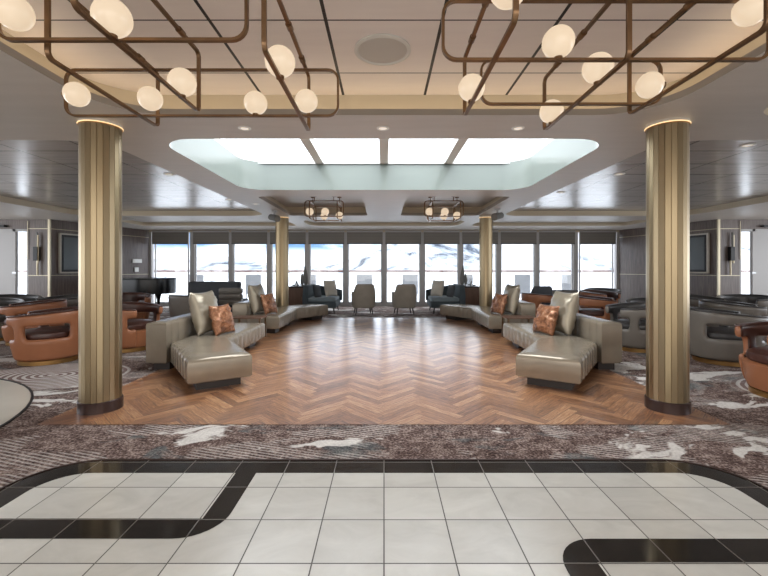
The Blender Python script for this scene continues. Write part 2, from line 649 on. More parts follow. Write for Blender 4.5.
# ------------------------------------------------------------------ floors
RX, RB = 11.6, -6.0          # room half width, rear
plate([(-RX, RB), (RX, RB), (RX, 13.75), (-RX, 13.75)], [], 0.0, 'floor_carpet', 'carpet', True)

# parquet of herringbone planks
bm = bmesh.new()
uvl = bm.loops.layers.uv.new('plank')
shl = bm.verts.layers.float.new('shade')
W, N = 0.080, 6
s45 = math.sqrt(0.5)
cxp, cyp = 0.0, 6.7


def plank(x0, y0, x1, y1, horiz):
    mx_, my_ = (x0 + x1) / 2, (y0 + y1) / 2
    wx, wy = (mx_ - my_) * s45 * W, (mx_ + my_) * s45 * W
    if abs(wx) > 3.3 or abs(wy) > 4.1:
        return
    sh_ = rnd.random()
    kx, ky = rnd.randint(0, 60), rnd.randint(0, 60)
    q = [(x0, y0), (x1, y0), (x1, y1), (x0, y1)]
    vs_ = []
    for x, y in q:
        v_ = bm.verts.new(((x - y) * s45 * W + cxp, (x + y) * s45 * W + cyp, 0.004))
        v_[shl] = sh_
        vs_.append(v_)
    f = bm.faces.new(vs_)
    for lp, (x, y) in zip(f.loops, q):
        a, c_ = (x - x0, y - y0) if horiz else (y - y0, x - x0)
        lp[uvl].uv = (kx + a / N, ky + c_)


R = 84
for i in range(-R, R):
    for k in range(-8, 9):
        plank(i + 2 * N * k, i, i + 2 * N * k + N, i + 1, True)
        plank(i, i + 1 + 2 * N * k, i + 1, i + 1 + 2 * N * k + N, False)
WX0, WX1, WY0, WY1 = -2.78, 2.78, 3.23, 10.3
for co, no in (((WX0, 0, 0), (-1, 0, 0)), ((WX1, 0, 0), (1, 0, 0)), ((0, WY0, 0), (0, -1, 0)), ((0, WY1, 0), (0, 1, 0))):
    bmesh.ops.bisect_plane(bm, geom=bm.verts[:] + bm.edges[:] + bm.faces[:], plane_co=co, plane_no=no, clear_outer=True)
mb = MB()
mb.bm.free()
mb.bm = bm
structure(mb, 'floor_parquet', 'parquet', smooth=False)

# tiles, dark border and inlaid bands
plate(rrect(-2.0, -5.5, 2.0, 2.462, 0.22, 10), [], 0.004, 'floor_tile', 'tile_white', True)
plate(rrect(-2.165, -5.6, 2.165, 2.625, 0.37, 12), [rrect(-2.0, -5.5, 2.0, 2.462, 0.22, 10)], 0.0042, 'floor_tile_border', 'tile_black', True)


def arc(cx, cy, r, a0, a1, n=10):
    return [(cx + r * math.cos(a0 + (a1 - a0) * i / n), cy + r * math.sin(a0 + (a1 - a0) * i / n)) for i in range(n + 1)]


band = [(-0.905, 2.462), (-0.905, 2.01)] + [(-2.0, 2.01), (-2.0, 1.86)] + arc(-0.98, 2.06, 0.2, -PI / 2, 0, 10) + [(-0.78, 2.462)]
plate(band, [], 0.0055, 'floor_tile_band', 'tile_black', True)
band2 = [(2.0, 1.86)] + arc(0.955, 1.66, 0.2, PI / 2, PI, 10) + [(0.755, -3.0), (0.905, -3.0), (0.905, 1.71), (2.0, 1.71)]
plate(band2, [], 0.0055, 'floor_tile_band', 'tile_black', True)

# metal edge between tile and carpet
mb = MB()
mb.sweep([(x, y, 0.004) for x, y in rrect(-2.17, -5.6, 2.17, 2.63, 0.375, 14)], 0.010, 0.010, (0, 0, 1))
structure(mb, 'trim_1', 'plinth_bronze')
# round stone floor at the left
circ = [(-5 + 2.06 * math.cos(2 * PI * i / 72), 2.6 + 2.06 * math.sin(2 * PI * i / 72)) for i in range(72)]
plate(circ, [], 0.005, 'floor_round_stone', 'round_stone', True)
mb = MB()
mb.sweep([(x, y, 0.005) for x, y in circ], 0.012, 0.02, (0, 0, 1))
structure(mb, 'trim_3', 'black_matte')

# ------------------------------------------------------------------ ceiling
CZ = 2.545
near = rrect(-2.27, -1.2, 2.27, 3.39, 0.5, 10)
sky = rrect(-2.29, 4.01, 2.29, 6.6, 0.38, 10)
sideL = rrect(-7.4, 4.05, -2.85, 9.82, 0.45, 8)
sideR = rrect(2.85, 4.05, 7.4, 9.82, 0.45, 8)
midL = rrect(-2.27, 7.2, -0.40, 9.78, 0.10, 4)
midR = rrect(0.40, 7.2, 2.27, 9.78, 0.10, 4)
winC = rrect(-2.2, 10.7, 2.2, 12.1, 0.35, 8)
winL = rrect(-7.2, 10.7, -2.6, 12.1, 0.2, 6)
winR = rrect(2.6, 10.7, 7.2, 12.1, 0.2, 6)
farR = rrect(3.05, 0.6, 7.2, 3.42, 0.3, 8)
farL = rrect(-7.2, 0.6, -3.6, 3.30, 0.3, 8)
plate([(-RX, RB), (RX, RB), (RX, 13.75), (-RX, 13.75)], [near, sky, sideL, sideR, midL, midR, winC, winL, winR, farR, farL], CZ, 'ceiling', 'ceiling_paint', False)


def coffer(loop, z, name, lipmat, capmat):
    mb = MB()
    mb.ring_faces([[(x, y, CZ) for x, y in loop], [(x, y, z) for x, y in loop]])
    structure(mb, name + '_lip', lipmat, recalc=True)
    plate(loop, [], z, name + '_panel', capmat, False)


def scaled(loop, d):
    xs = [p[0] for p in loop]
    ys = [p[1] for p in loop]
    cx, cy = (min(xs) + max(xs)) / 2, (min(ys) + max(ys)) / 2
    hx, hy = (max(xs) - min(xs)) / 2, (max(ys) - min(ys)) / 2
    return [(cx + (x - cx) * (hx + d) / hx, cy + (y - cy) * (hy + d) / hy) for x, y in loop]


def cove(loop, zl, back, zt, name, capmat, led=True):
    """lip, hidden recess with light strip, cream back wall, raised panels"""
    outer = scaled(loop, back)
    mb = MB()
    mb.ring_faces([[(x, y, CZ) for x, y in loop], [(x, y, zl) for x, y in loop], [(x, y, zl) for x, y in scaled(loop, 0.02)]])
    structure(mb, name + '_lip', 'lip_grey', angle=30)
    mb = MB()
    mb.ring_faces([[(x, y, zl - 0.03) for x, y in scaled(loop, 0.02)], [(x, y, zl - 0.03) for x, y in outer], [(x, y, zt) for x, y in outer]])
    structure(mb, name + '_wall', 'cream_paint', angle=30)
    plate(outer, [], zt, name + '_panel', capmat, False)
    if led:
        mb = MB()
        mb.sweep([(x, y, zl - 0.02) for x, y in scaled(loop, 0.09)], 0.01, 0.03, (0, 0, 1))
        structure(mb, name + '_light_strip', 'led_strip')


cove(near, 2.597, 0.20, 2.80, 'ceiling_coffer', 'coffer_panel')
coffer(sideL, CZ + 0.12, 'ceiling_side', 'cream_paint', 'side_panel')
coffer(sideR, CZ + 0.12, 'ceiling_side', 'cream_paint', 'side_panel')
coffer(farR, CZ + 0.10, 'ceiling_side', 'cream_paint', 'ceiling_paint')
coffer(farL, CZ + 0.10, 'ceiling_side', 'cream_paint', 'ceiling_paint')
for lp in (midL, midR):
    cove(lp, CZ + 0.07, 0.10, CZ + 0.22, 'ceiling_coffer', 'ceiling_paint', False)
for lp in (winC, winL, winR):
    coffer(lp, CZ + 0.10, 'ceiling_cove', 'cream_paint', 'ceiling_paint')

# skylight well
mb = MB()
mb.ring_faces([[(x, y, CZ) for x, y in sky], [(x, y, 3.0) for x, y in sky]])
structure(mb, 'skylight_well', 'mint_gloss')
mb = MB()
for bx in (-1.05, 0.0, 1.05):
    mb.box(bx, 5.3, 3.02, 0.13, 2.7, 0.10)
for by in (4.0, 6.62):
    mb.box(0, by, 3.02, 4.5, 0.10, 0.10)
for bx in (-2.335, 2.335):
    mb.box(bx, 5.3, 3.02, 0.08, 2.7, 0.10)
skf = structure(mb, 'skylight', 'white_paint', smooth=False)
mb = MB()
mb.box(0, 5.3, 3.10, 4.5, 2.7, 0.012)
mb.build('pane', 'clear_glass', skf, smooth=False)

# ------------------------------------------------------------------ walls
WY = 13.5


def wall_seg(p, q, name, mat='wall_veneer', z0=0.0, z1=CZ, t=0.12, side=1):
    (x0, y0), (x1, y1) = p, q
    L = math.hypot(x1 - x0, y1 - y0)
    a = math.atan2(y1 - y0, x1 - x0)
    nx, ny = -math.sin(a) * side, math.cos(a) * side
    mb = MB()
    mb.box((x0 + x1) / 2 + nx * t / 2, (y0 + y1) / 2 + ny * t / 2, (z0 + z1) / 2, L, t, z1 - z0, a)
    return structure(mb, name, mat, smooth=False)


for s, nm in ((-1, 'left'), (1, 'right')):
    A, B_ = (s * 7.85, WY), (s * 8.7, 10.5)
    wall_seg(A, B_, 'wall_' + nm, side=s if s < 0 else 1)
    # frontal return with a door-height window
    wall_seg((s * 8.7, 10.5), (s * 9.27, 10.5), 'wall_' + nm, side=-s * -1 if False else (1 if s > 0 else -1))
    wall_seg((s * 10.35, 10.5), (s * RX, 10.5), 'wall_' + nm, side=(1 if s > 0 else -1))
    wall_seg((s * 9.27, 10.5), (s * 10.35, 10.5), 'wall_' + nm, z0=2.29, side=(1 if s > 0 else -1))
    # glazed side, out of frame, that lets the daylight in
    for y0, y1 in ((-6.0, -2.0), (9.9, 10.5)):
        wall_seg((s * RX, y0), (s * RX, y1), 'wall_' + nm, side=(-1 if s > 0 else 1))
    wall_seg((s * RX, -2.0), (s * RX, 9.9), 'wall_' + nm, z0=0.0, z1=0.35, side=(-1 if s > 0 else 1))
    for k in range(6):
        mb = MB()
        mb.box(s * (RX + 0.05), -0.1 + 1.98 * k, 1.45, 0.10, 0.45, 2.2)
        structure(mb, 'trim_' + str(20 + k), 'grey_metal', smooth=False)
    # brass lines of the panelling
    for i, z in enumerate((2.30, 1.08)):
        mb = MB()
        mb.bar((A[0] - s * 0.004, A[1] - 0.05, z), (B_[0] - s * 0.01, B_[1], z), 0.014, 0.014)
        mb.bar((B_[0], 10.49, z), (s * 9.27, 10.49, z), 0.014, 0.014)
        structure(mb, 'trim_' + str(4 + i), 'pale_brass', smooth=False)
    mb = MB()
    mb.box(s * 8.7, 10.48, 1.27, 0.05, 0.05, 2.54)
    mb.box(s * 9.10 if False else s * 9.265, 10.48, 2.0, 0.012, 0.012, 1.0)
    structure(mb, 'trim_6', 'pale_brass', smooth=False)
    # tall window beside the wall panel
    mb = MB()
    for xx, ww in ((9.30, 0.05), (9.66, 0.07), (10.32, 0.05)):
        mb.box(s * xx, 10.56, 1.145, ww, 0.08, 2.29)
    mb.box(s * 9.81, 10.56, 2.26, 1.05, 0.08, 0.06)
    mb.box(s * 9.81, 10.56, 0.05, 1.05, 0.08, 0.10)
    wf = structure(mb, 'window_13' if s < 0 else 'window_14', 'grey_metal', smooth=False)
    mb = MB()
    mb.box(s * 9.49, 10.57, 1.15, 0.34, 0.012, 2.2)
    mb.build('pane', 'clear_glass', wf, smooth=False)
    mb = MB()
    mb.box(s * 9.99, 10.56, 1.15, 0.62, 0.04, 2.18)
    mb.build('panel', 'grey_metal', wf, smooth=False)
    mb = MB()
    mb.box(s * 9.62, 10.50, 1.15, 0.10, 0.05, 0.03)
    mb.build('handle', 'steel', wf, smooth=False)
wall_seg((-RX, RB), (RX, RB), 'wall_rear', 'wall_veneer', side=-1)

# window wall
PITCH = 1.283
mull = [-7.86] + [k * PITCH for k in range(-5, 6)] + [7.86]
mb = MB()
mb.box(0, WY + 0.05, CZ - 0.03, 15.8, 0.16, 0.07)
structure(mb, 'wall_back', 'cream_paint', smooth=False)
mb = MB()
mb.box(0, WY + 0.05, 0.04, 15.8, 0.16, 0.08)
structure(mb, 'baseboard_back', 'grey_metal', smooth=False)
for i, x in enumerate(mull):
    mb = MB()
    mb.box(x, WY + 0.06, CZ / 2, 0.155, 0.16, CZ)
    structure(mb, 'trim_%d' % (40 + i), 'grey_metal', smooth=False)
ORD = ['first', 'second', 'third', 'fourth', 'fifth', 'sixth', 'seventh', 'eighth', 'ninth', 'tenth', 'eleventh', 'twelfth']
for i in range(12):
    x = (mull[i] + mull[i + 1]) / 2
    mb = MB()
    for dx_ in (-0.555, 0.555):
        mb.box(x + dx_, WY + 0.07, 1.28, 0.03, 0.06, 2.40)
    mb.box(x, WY + 0.07, 0.11, 1.13, 0.06, 0.06)
    mb.box(x, WY + 0.07, 2.46, 1.13, 0.06, 0.06)
    wf = structure(mb, 'window_%d' % (i + 1), 'grey_metal', smooth=False)
    mb = MB()
    mb.box(x, WY + 0.08, 1.28, 1.10, 0.012, 2.38)
    mb.build('pane', 'clear_glass', wf, smooth=False)
    t = thing('roller_blind', 'dark grey roller blind over the %s back window from the left' % ORD[i], 'blind', (x, WY - 0.06, 2.08), 0, 'roller blinds along the window wall')
    mb = MB()
    mb.box(0, 0, 0.215, 1.19, 0.006, 0.41)
    mb.build('fabric', 'blind_fabric', t, smooth=False)
    mb = MB()
    mb.box(0, 0, 0.01, 1.19, 0.02, 0.025)
    mb.build('bottom_bar', 'charcoal_fabric', t, smooth=False)
    mb = MB()
    mb.tube((-0.6, 0.0, 0.425), (0.6, 0.0, 0.425), 0.028)
    mb.build('roller', 'grey_metal', t)

# ------------------------------------------------------------------ outside
mb = MB()
mb.box(0, 15.3, -0.10, 40, 3.3, 0.1)
structure(mb, 'deck', 'deck', smooth=False)
t = thing('deck_railing', 'deck railing with brown wooden handrail and frosted glass panels beyond the windows', 'railing', (0, 16.6, -0.05))
mb = MB()
mb.box(0, 0, 1.215, 36, 0.09, 0.06)
mb.build('handrail', 'handrail_wood', t, bevel=0.01)
for k in range(-8, 9):
    mb = MB()
    mb.box(k * 1.9 + 0.5, 0.02, 0.60, 0.04, 0.05, 1.19)
    mb.build('post', 'white_paint', t, smooth=False)
for k in range(-8, 8):
    mb = MB()
    mb.box(k * 1.9 + 1.45, 0.02, 0.62, 1.80, 0.012, 1.06)
    mb.build('panel', 'frosted_glass', t, smooth=False)
t0 = None
for k, x in enumerate((-7.2, -5.0, -2.9, -0.75, 1.0, 3.1, 5.3, 7.1)):
    lab = 'pale deck chair outside behind the glass, %s from the left' % ORD[k]
    if t0 is None:
        t0 = thing('deck_chair', lab, 'chair', (x, 15.7, -0.05), 0, 'deck loungers outside')
        mb = MB()
        mb.box(0, 0, 0.36, 0.6, 0.5, 0.06)
        mb.build('seat', 'deck_grey', t0, bevel=0.01)
        mb = MB()
        mb.box(0, -0.28, 0.72, 0.6, 0.05, 0.75)
        mb.build('backrest', 'deck_grey', t0, bevel=0.01)
        for sx in (-1, 1):
            for sy in (-1, 1):
                mb = MB()
                mb.box(sx * 0.27, sy * 0.23, 0.17, 0.04, 0.04, 0.34)
                mb.build('leg', 'steel', t0, smooth=False)
    else:
        dup(t0, (x, 15.7, -0.05), 0, lab)
mb = MB()
mb.box(0, 700, -14, 4000, 1360, 2)
structure(mb, 'sea', 'ice', smooth=False)


def ridge(px):
    pts = [(-200, 12), (60, 16), (150, 11), (185, 14), (214, 17), (240, 10), (262, 7), (300, 4), (335, 5), (370, 18), (400, 33), (440, 46), (500, 50), (617, 50), (800, 44), (1000, 30)]
    for (a, ha), (c_, hc) in zip(pts[:-1], pts[1:]):
        if a <= px <= c_:
            return ha + (hc - ha) * (px - a) / (c_ - a)
    return 10


bm = bmesh.new()
NX, NY = 150, 36
grid = []
for j in range(NY):
    y = 330 + j * 9.0
    row = []
    for i in range(NX):
        px = -150 + i * (1070 / (NX - 1))
        x = (px - 384) / F * y
        hmax = ridge(px) * 600 / F
        t_ = j / (NY - 1)
        n_ = noise.hetero_terrain(Vector((x * 0.012, y * 0.012, 3.1)), 0.9, 2.1, 6, 0.6) * 0.16
        z = -13 + (hmax + 13) * min(1.0, t_ * 1.08) ** 0.9 + (n_ - 0.15) * hmax * 0.7 * (0.25 + t_)
        row.append(bm.verts.new((x, y, z)))
    grid.append(row)
for j in range(NY - 1):
    for i in range(NX - 1):
        bm.faces.new((grid[j][i], grid[j][i + 1], grid[j + 1][i + 1], grid[j + 1][i]))
mb = MB()
mb.bm.free()
mb.bm = bm
structure(mb, 'mountain', 'snow_rock', angle=180)

# ------------------------------------------------------------------ columns


def column(x, y, label):
    t = thing('column', label, 'column', (x, y, 0), 0, 'fluted gold columns')
    t['kind'] = 'thing'
    n = 22
    pts = []
    for i in range(n):
        a = 2 * PI * i / n
        for f_, r in ((0.0, 0.1570), (0.05, 0.1605), (0.95, 0.1605)):
            aa = a + f_ * 2 * PI / n
            pts.append((r * math.cos(aa), r * math.sin(aa)))
    mb = MB()
    mb.ring_faces([[(px, py, 0.10) for px, py in pts], [(px, py, CZ - 0.04) for px, py in pts]], True, True, True)
    mb.build('shaft', 'column_gold', t, angle=6)
    mb = MB()
    mb.lathe([(0.172, 0), (0.172, 0.095), (0.168, 0.10), (0.15, 0.10)], 56)
    mb.build('plinth', 'plinth_bronze', t)
    mb = MB()
    mb.lathe([(0.150, CZ - 0.042), (0.168, CZ - 0.040), (0.168, CZ - 0.032), (0.15, CZ - 0.030)], 48)
    mb.build('collar', 'gold_ring', t)
    mb = MB()
    mb.lathe([(0.145, CZ - 0.030), (0.172, CZ - 0.030), (0.172, CZ - 0.024), (0.145, CZ - 0.024)], 48)
    mb.build('light_ring', 'warm_glow', t)
    mb = MB()
    mb.lathe([(0.165, CZ - 0.024), (0.165, CZ)], 48)
    mb.build('ceiling_rose', 'ceiling_paint', t)
    return t


column(-2.53, 3.6, 'near gold fluted column on the left edge of the parquet')
column(2.53, 3.6, 'near gold fluted column on the right edge of the parquet')
column(-2.53, 10.0, 'far gold fluted column at left near the back windows')
column(2.53, 10.0, 'far gold fluted column at right near the back windows')

# ------------------------------------------------------------------ sofas


def sofa(sx, flip, label):
    """sx mirrors left/right; flip mirrors front/back about y = 7.24"""
    def P(x, y):
        return (sx * -x if False else (x if sx < 0 else -x), (14.48 - y) if flip else y)
    ox, oy = P(-2.3, 5.4)
    t = thing('modular_sofa', label, 'sofa', (ox, oy, 0), 0, 'angular taupe leather sofas')

    def loc(poly, fl):
        q = [(P(x, y)[0] - ox, P(x, y)[1] - oy) for x, y in poly]
        ar = sum(q[i - 1][0] * q[i][1] - q[i][0] * q[i - 1][1] for i in range(len(q)))
        if ar < 0:
            n = len(q)
            q = q[::-1]
            fl = [(n - 2 - f) % n for f in fl]
        return q, fl
    seat = [(-1.945, 3.985), (-1.41, 4.31), (-2.0, 5.26), (-2.0, 6.78), (-2.615, 6.78), (-2.63, 4.95)]
    q, fl = loc(seat, [1, 2, 5])
    mb = MB()
    mb.soft_prism(q, 0.10, 0.35, fl, 0.17, 0.016, 0.05)
    mb.build('seat', 'taupe_leather', t, angle=50)
    back = [(-2.895, 4.90), (-2.635, 4.88), (-2.625, 6.78), (-2.895, 6.78)]
    q, fl = loc(back, [1, 3])
    mb = MB()
    mb.soft_prism(q, 0.10, 0.60, fl, 0.16, 0.014, 0.04)
    mb.build('backrest', 'taupe_leather', t, angle=50)
    for ft in ([(-1.93, 4.14), (-1.55, 4.36), (-1.75, 4.68), (-2.13, 4.46)],
               [(-2.50, 5.4), (-2.12, 5.4), (-2.12, 5.7), (-2.50, 5.7)],
               [(-2.50, 6.35), (-2.12, 6.35), (-2.12, 6.65), (-2.50, 6.65)],
               [(-2.86, 5.0), (-2.66, 5.0), (-2.66, 5.4), (-2.86, 5.4)],
               [(-2.86, 6.3), (-2.66, 6.3), (-2.66, 6.7), (-2.86, 6.7)]):
        q, _ = loc(ft, [])
        mb = MB()
        mb.prism(q, 0.0, 0.105)
        mb.build('foot', 'dark_wood', t, smooth=False)
    return t


sofa(-1, False, 'nearest angular taupe leather sofa left of the parquet, chaise end towards the viewer')
sofa(1, False, 'nearest angular taupe leather sofa right of the parquet, chaise end towards the viewer')
sofa(-1, True, 'taupe leather angular sofa at left, behind the nearest one, beside the far column')
sofa(1, True, 'taupe leather angular sofa at right, behind the nearest one, beside the far column')
for s, nm in ((-1, 'left'), (1, 'right')):
    t = thing('side_table', 'low copper and glass side table between the two sofas on the %s' % nm, 'table', (s * 2.42, 7.24, 0), 0, 'low tables between sofas')
    mb = MB()
    mb.box(0, 0, 0.385, 0.55, 0.40, 0.02)
    mb.build('table_top', 'walnut', t, bevel=0.004)
    for px, py in ((-1, -1), (1, -1), (1, 1), (-1, 1)):
        mb = MB()
        mb.box(px * 0.24, py * 0.17, 0.19, 0.03, 0.03, 0.38)
        mb.build('leg', 'bronze_bar', t, smooth=False)
    mb = MB()
    mb.box(0, 0, 0.2, 0.44, 0.30, 0.02)
    mb.build('shelf', 'copper_leather', t, smooth=False)


# ------------------------------------------------------------------ cushions
def pillow(name, label, loc, rz, tilt, w_, h_, t_, mat, seed, group=None, wr=0.02):
    """upright cushion; local -Y is its face; tilt leans it back"""
    bm = bmesh.new()
    n = 22
    sides = []
    for sgn in (-1, 1):
        g = []
        for j in range(n + 1):
            r = []
            for i in range(n + 1):
                u_, v_ = i / n * 2 - 1, j / n * 2 - 1
                e = max(0.0, (1 - abs(u_) ** 2.6)) ** 0.5 * max(0.0, (1 - abs(v_) ** 2.6)) ** 0.5
                pin = 1 - 0.10 * (1 - abs(u_ * v_)) * max(abs(u_), abs(v_)) ** 6
                x = u_ * w_ / 2 * (1 - 0.085 * (1 - v_ * v_) * abs(u_) ** 3)
                z = v_ * h_ / 2 * (1 - 0.085 * (1 - u_ * u_) * abs(v_) ** 3)
                wrk = noise.noise(Vector((u_ * 2.2 + seed, v_ * 5.0, sgn * 3 + seed))) * wr * e ** 0.5 * (0.4 + abs(u_)) + noise.noise(Vector((u_ * 3.0 + seed, v_ * 11.0, sgn * 5 + seed))) * wr * 0.9 * abs(u_) ** 2 * e ** 0.3
                y = sgn * (t_ / 2 * e) + wrk
                r.append((x, y, z))
            g.append(r)
        sides.append(g)
    va = [[bm.verts.new(p) for p in r] for r in sides[0]]
    vb = [[va[j][i] if i in (0, n) or j in (0, n) else bm.verts.new(sides[1][j][i]) for i in range(n + 1)] for j in range(n + 1)]
    for j in range(n):
        for i in range(n):
            bm.faces.new((va[j][i], va[j][i + 1], va[j + 1][i + 1], va[j + 1][i]))
            bm.faces.new((vb[j][i], vb[j + 1][i], vb[j + 1][i + 1], vb[j][i + 1]))
    mb = MB()
    mb.bm.free()
    mb.bm = bm
    o = mb.build(name, mat, None, angle=70)
    o.location = loc
    o.rotation_euler = (-tilt, 0, rz)
    return tag(o, label, 'cushion', group)


def rz_of(dx_, dy_):
    return math.atan2(dx_, -dy_)


for s, nm in ((-1, 'left'), (1, 'right')):
    pillow('cushion', 'large taupe leather cushion on the nearest %s sofa against its backrest' % nm, (s * 2.49, 5.62, 0.65), rz_of(-s * 1.0, -0.12), 0.22, 0.56, 0.60, 0.24, 'taupe_satin', 3.1 + s, 'large taupe cushions')
    pillow('cushion', 'small copper brown cushion on the nearest %s sofa in front of the large taupe one' % nm, (s * 2.24, 5.58, 0.555), rz_of(-s * 0.96, -0.28), 0.28, 0.42, 0.42, 0.16, 'copper_mottled', 7.3 + s, 'small copper cushions', 0.03)
    pillow('cushion', 'large taupe leather cushion on the further %s sofa' % nm, (s * 2.56, 8.15, 0.65), rz_of(-s * 1.0, -0.12), 0.20, 0.56, 0.60, 0.24, 'taupe_satin', 5.9 + s, 'large taupe cushions')
    pillow('cushion', 'small copper brown cushion on the further %s sofa' % nm, (s * 2.31, 8.10, 0.555), rz_of(-s * 0.95, -0.3), 0.28, 0.43, 0.43, 0.15, 'copper_mottled', 9.1 + s, 'small copper cushions', 0.03)


# ------------------------------------------------------------------ tub chairs
def tub_chair(label, loc, rz, outer, inner):
    t = thing('tub_chair', label, 'chair', loc, rz, 'leather tub chairs')
    bm = bmesh.new()
    nth = 34
    amax = math.radians(142)
    zs = [0.06, 0.14, 0.25, 0.345, 0.43, 0.52, 0.60, 0.665]

    def rr(z):
        return 0.375 + 0.07 * min(1.0, (z - 0.06) / 0.32) ** 0.8 + 0.022 * max(0.0, (z - 0.38) / 0.32)
    vg = {}

    def vert(i, j):
        if (i, j) not in vg:
            a = -amax + 2 * amax * i / nth
            z = zs[j]
            r = rr(z)
            # round the free ends of rail and base
            zz = z
            zz += 0.045 * math.cos(a * 0.9) * max(0, (z - 0.465) / 0.2)
            vg[(i, j)] = bm.verts.new((r * math.sin(a) * 1.0, r * math.cos(a) * 1.02, zz))
        return vg[(i, j)]
    for i in range(nth):
        am = abs(-amax + 2 * amax * (i + 0.5) / nth)
        d = math.degrees(am)
        for j in range(len(zs) - 1):
            hole = False
            zc = (zs[j] + zs[j + 1]) / 2
            if 0.345 < zc < 0.52:
                if 40 < d < 112 or d > 124:
                    hole = True
            if not hole:
                bm.faces.new((vert(i, j), vert(i + 1, j), vert(i + 1, j + 1), vert(i, j + 1)))
    for v_ in [v for v in bm.verts if not v.link_faces]:
        bm.verts.remove(v_)
    bmesh.ops.recalc_face_normals(bm, faces=bm.faces)
    # outward
    f0 = max(bm.faces, key=lambda f: f.calc_center_median().y)
    if f0.normal.y < 0:
        bmesh.ops.reverse_faces(bm, faces=bm.faces)
    mb = MB()
    mb.bm.free()
    mb.bm = bm
    sh_ = mb.build('shell', [outer, inner], t, angle=180, recalc=False)
    md = sh_.modifiers.new('thick', 'SOLIDIFY')
    md.thickness = 0.075
    md.offset = -1
    md.material_offset = 1
    md.material_offset_rim = 0
    md = sh_.modifiers.new('sub', 'SUBSURF')
    md.levels = md.render_levels = 2
    # rail cap, darker leather along the rim
    path = []
    for i in range(41):
        a = -amax * 0.985 + 2 * amax * 0.985 * i / 40
        r = rr(0.665) - 0.038
        path.append((r * math.sin(a), r * math.cos(a) * 1.02, 0.667 + 0.045 * math.cos(a * 0.9)))
    mb = MB()
    mb.sweep(path, 0.022, 0.066, (0, 0, 1), False)
    mb.build('rail_cap', inner, t, bevel=0.008, seg=2)
    mb = MB()
    mb.lathe([(0.30, 0.05), (0.345, 0.07), (0.375, 0.20), (0.385, 0.31), (0.34, 0.325)], 40)
    mb.build('seat_base', outer, t)
    mb = MB()
    mb.lathe([(0.30, 0.32), (0.345, 0.335), (0.355, 0.37), (0.345, 0.41), (0.30, 0.435), (0.15, 0.445), (0.02, 0.447)], 40)
    mb.build('seat', inner, t)
    mb = MB()
    mb.lathe([(0.325, 0.0), (0.335, 0.004), (0.335, 0.056), (0.32, 0.06)], 48)
    mb.build('base_ring', 'gold_ring', t)
    return t


tanA = tub_chair('tan leather tub chair turned away to the left, just left of the near left column', (-4.56, 5.50, 0), rz_of(-0.93, -0.36), 'tan_leather', 'brown_leather')
tanB = dup(tanA, (-3.98, 6.30, 0), rz_of(0.98, -0.12), 'tan leather tub chair between the near left column and the nearest left sofa')
greyA = tub_chair('grey leather tub chair facing away, just right of the near right column', (4.58, 5.45, 0), rz_of(0.97, -0.25), 'grey_leather', 'dark_grey_leather')
dup(greyA, (3.95, 6.30, 0), rz_of(-0.97, 0.15), 'grey leather tub chair between the nearest right sofa and the near right column')
dup(tanA, (4.02, 3.95, 0), rz_of(-0.95, 0.3), 'nearest tan leather tub chair, cut off by the right edge')
dup(tanA, (4.22, 8.06, 0), rz_of(0.9, -0.4), 'tan leather tub chair behind the nearest right sofa and grey chair')
dup(tanA, (5.35, 10.0, 0), rz_of(0.5, -0.85), 'tan leather tub chair far off at right near the back windows')
dup(greyA, (5.95, 11.0, 0), rz_of(-0.4, -0.9), 'grey leather tub chair at right furthest back by the windows')
dup(greyA, (4.60, 10.6, 0), rz_of(0.2, 0.9), 'grey tub chair before the windows, showing just above the nearest right taupe cushion')
dup(tanA, (3.55, 9.0, 0), rz_of(0.9, 0.3), 'tan leather tub chair peeking over the backrest of the further right sofa')
dup(greyA, (6.40, 8.2, 0), rz_of(0.5, -0.9), 'grey leather tub chair under the television on the right wall')
dup(greyA, (7.35, 8.2, 0), rz_of(-0.8, -0.5), 'grey leather tub chair before the right wall lamp')
dup(greyA, (-6.95, 7.1, 0), rz_of(0.8, -0.5), 'grey leather tub chair cut off by the left edge of the photo')
dup(tanA, (-5.98, 6.85, 0), rz_of(-0.8, -0.5), 'tan leather tub chair directly behind the one left of the near left column')
dup(greyA, (5.86, 6.75, 0), rz_of(0.8, -0.5), 'grey leather tub chair directly behind the one right of the near right column')
dup(greyA, (4.80, 7.12, 0), rz_of(-0.7, -0.6), 'grey leather tub chair mostly hidden behind the near right column')
dup(greyA, (-7.55, 8.2, 0), rz_of(0.8, -0.4), 'grey leather tub chair before the tall left window')
dup(greyA, (-6.50, 8.2, 0), rz_of(-0.5, -0.9), 'grey leather tub chair under the television on the left wall')
dup(tanA, (-5.60, 8.8, 0), rz_of(0.7, -0.7), 'tan leather tub chair in front of the piano')
dup(greyA, (-4.08, 8.6, 0), rz_of(0.3, 0.9), 'grey leather tub chair right of the piano behind the nearest left sofa')


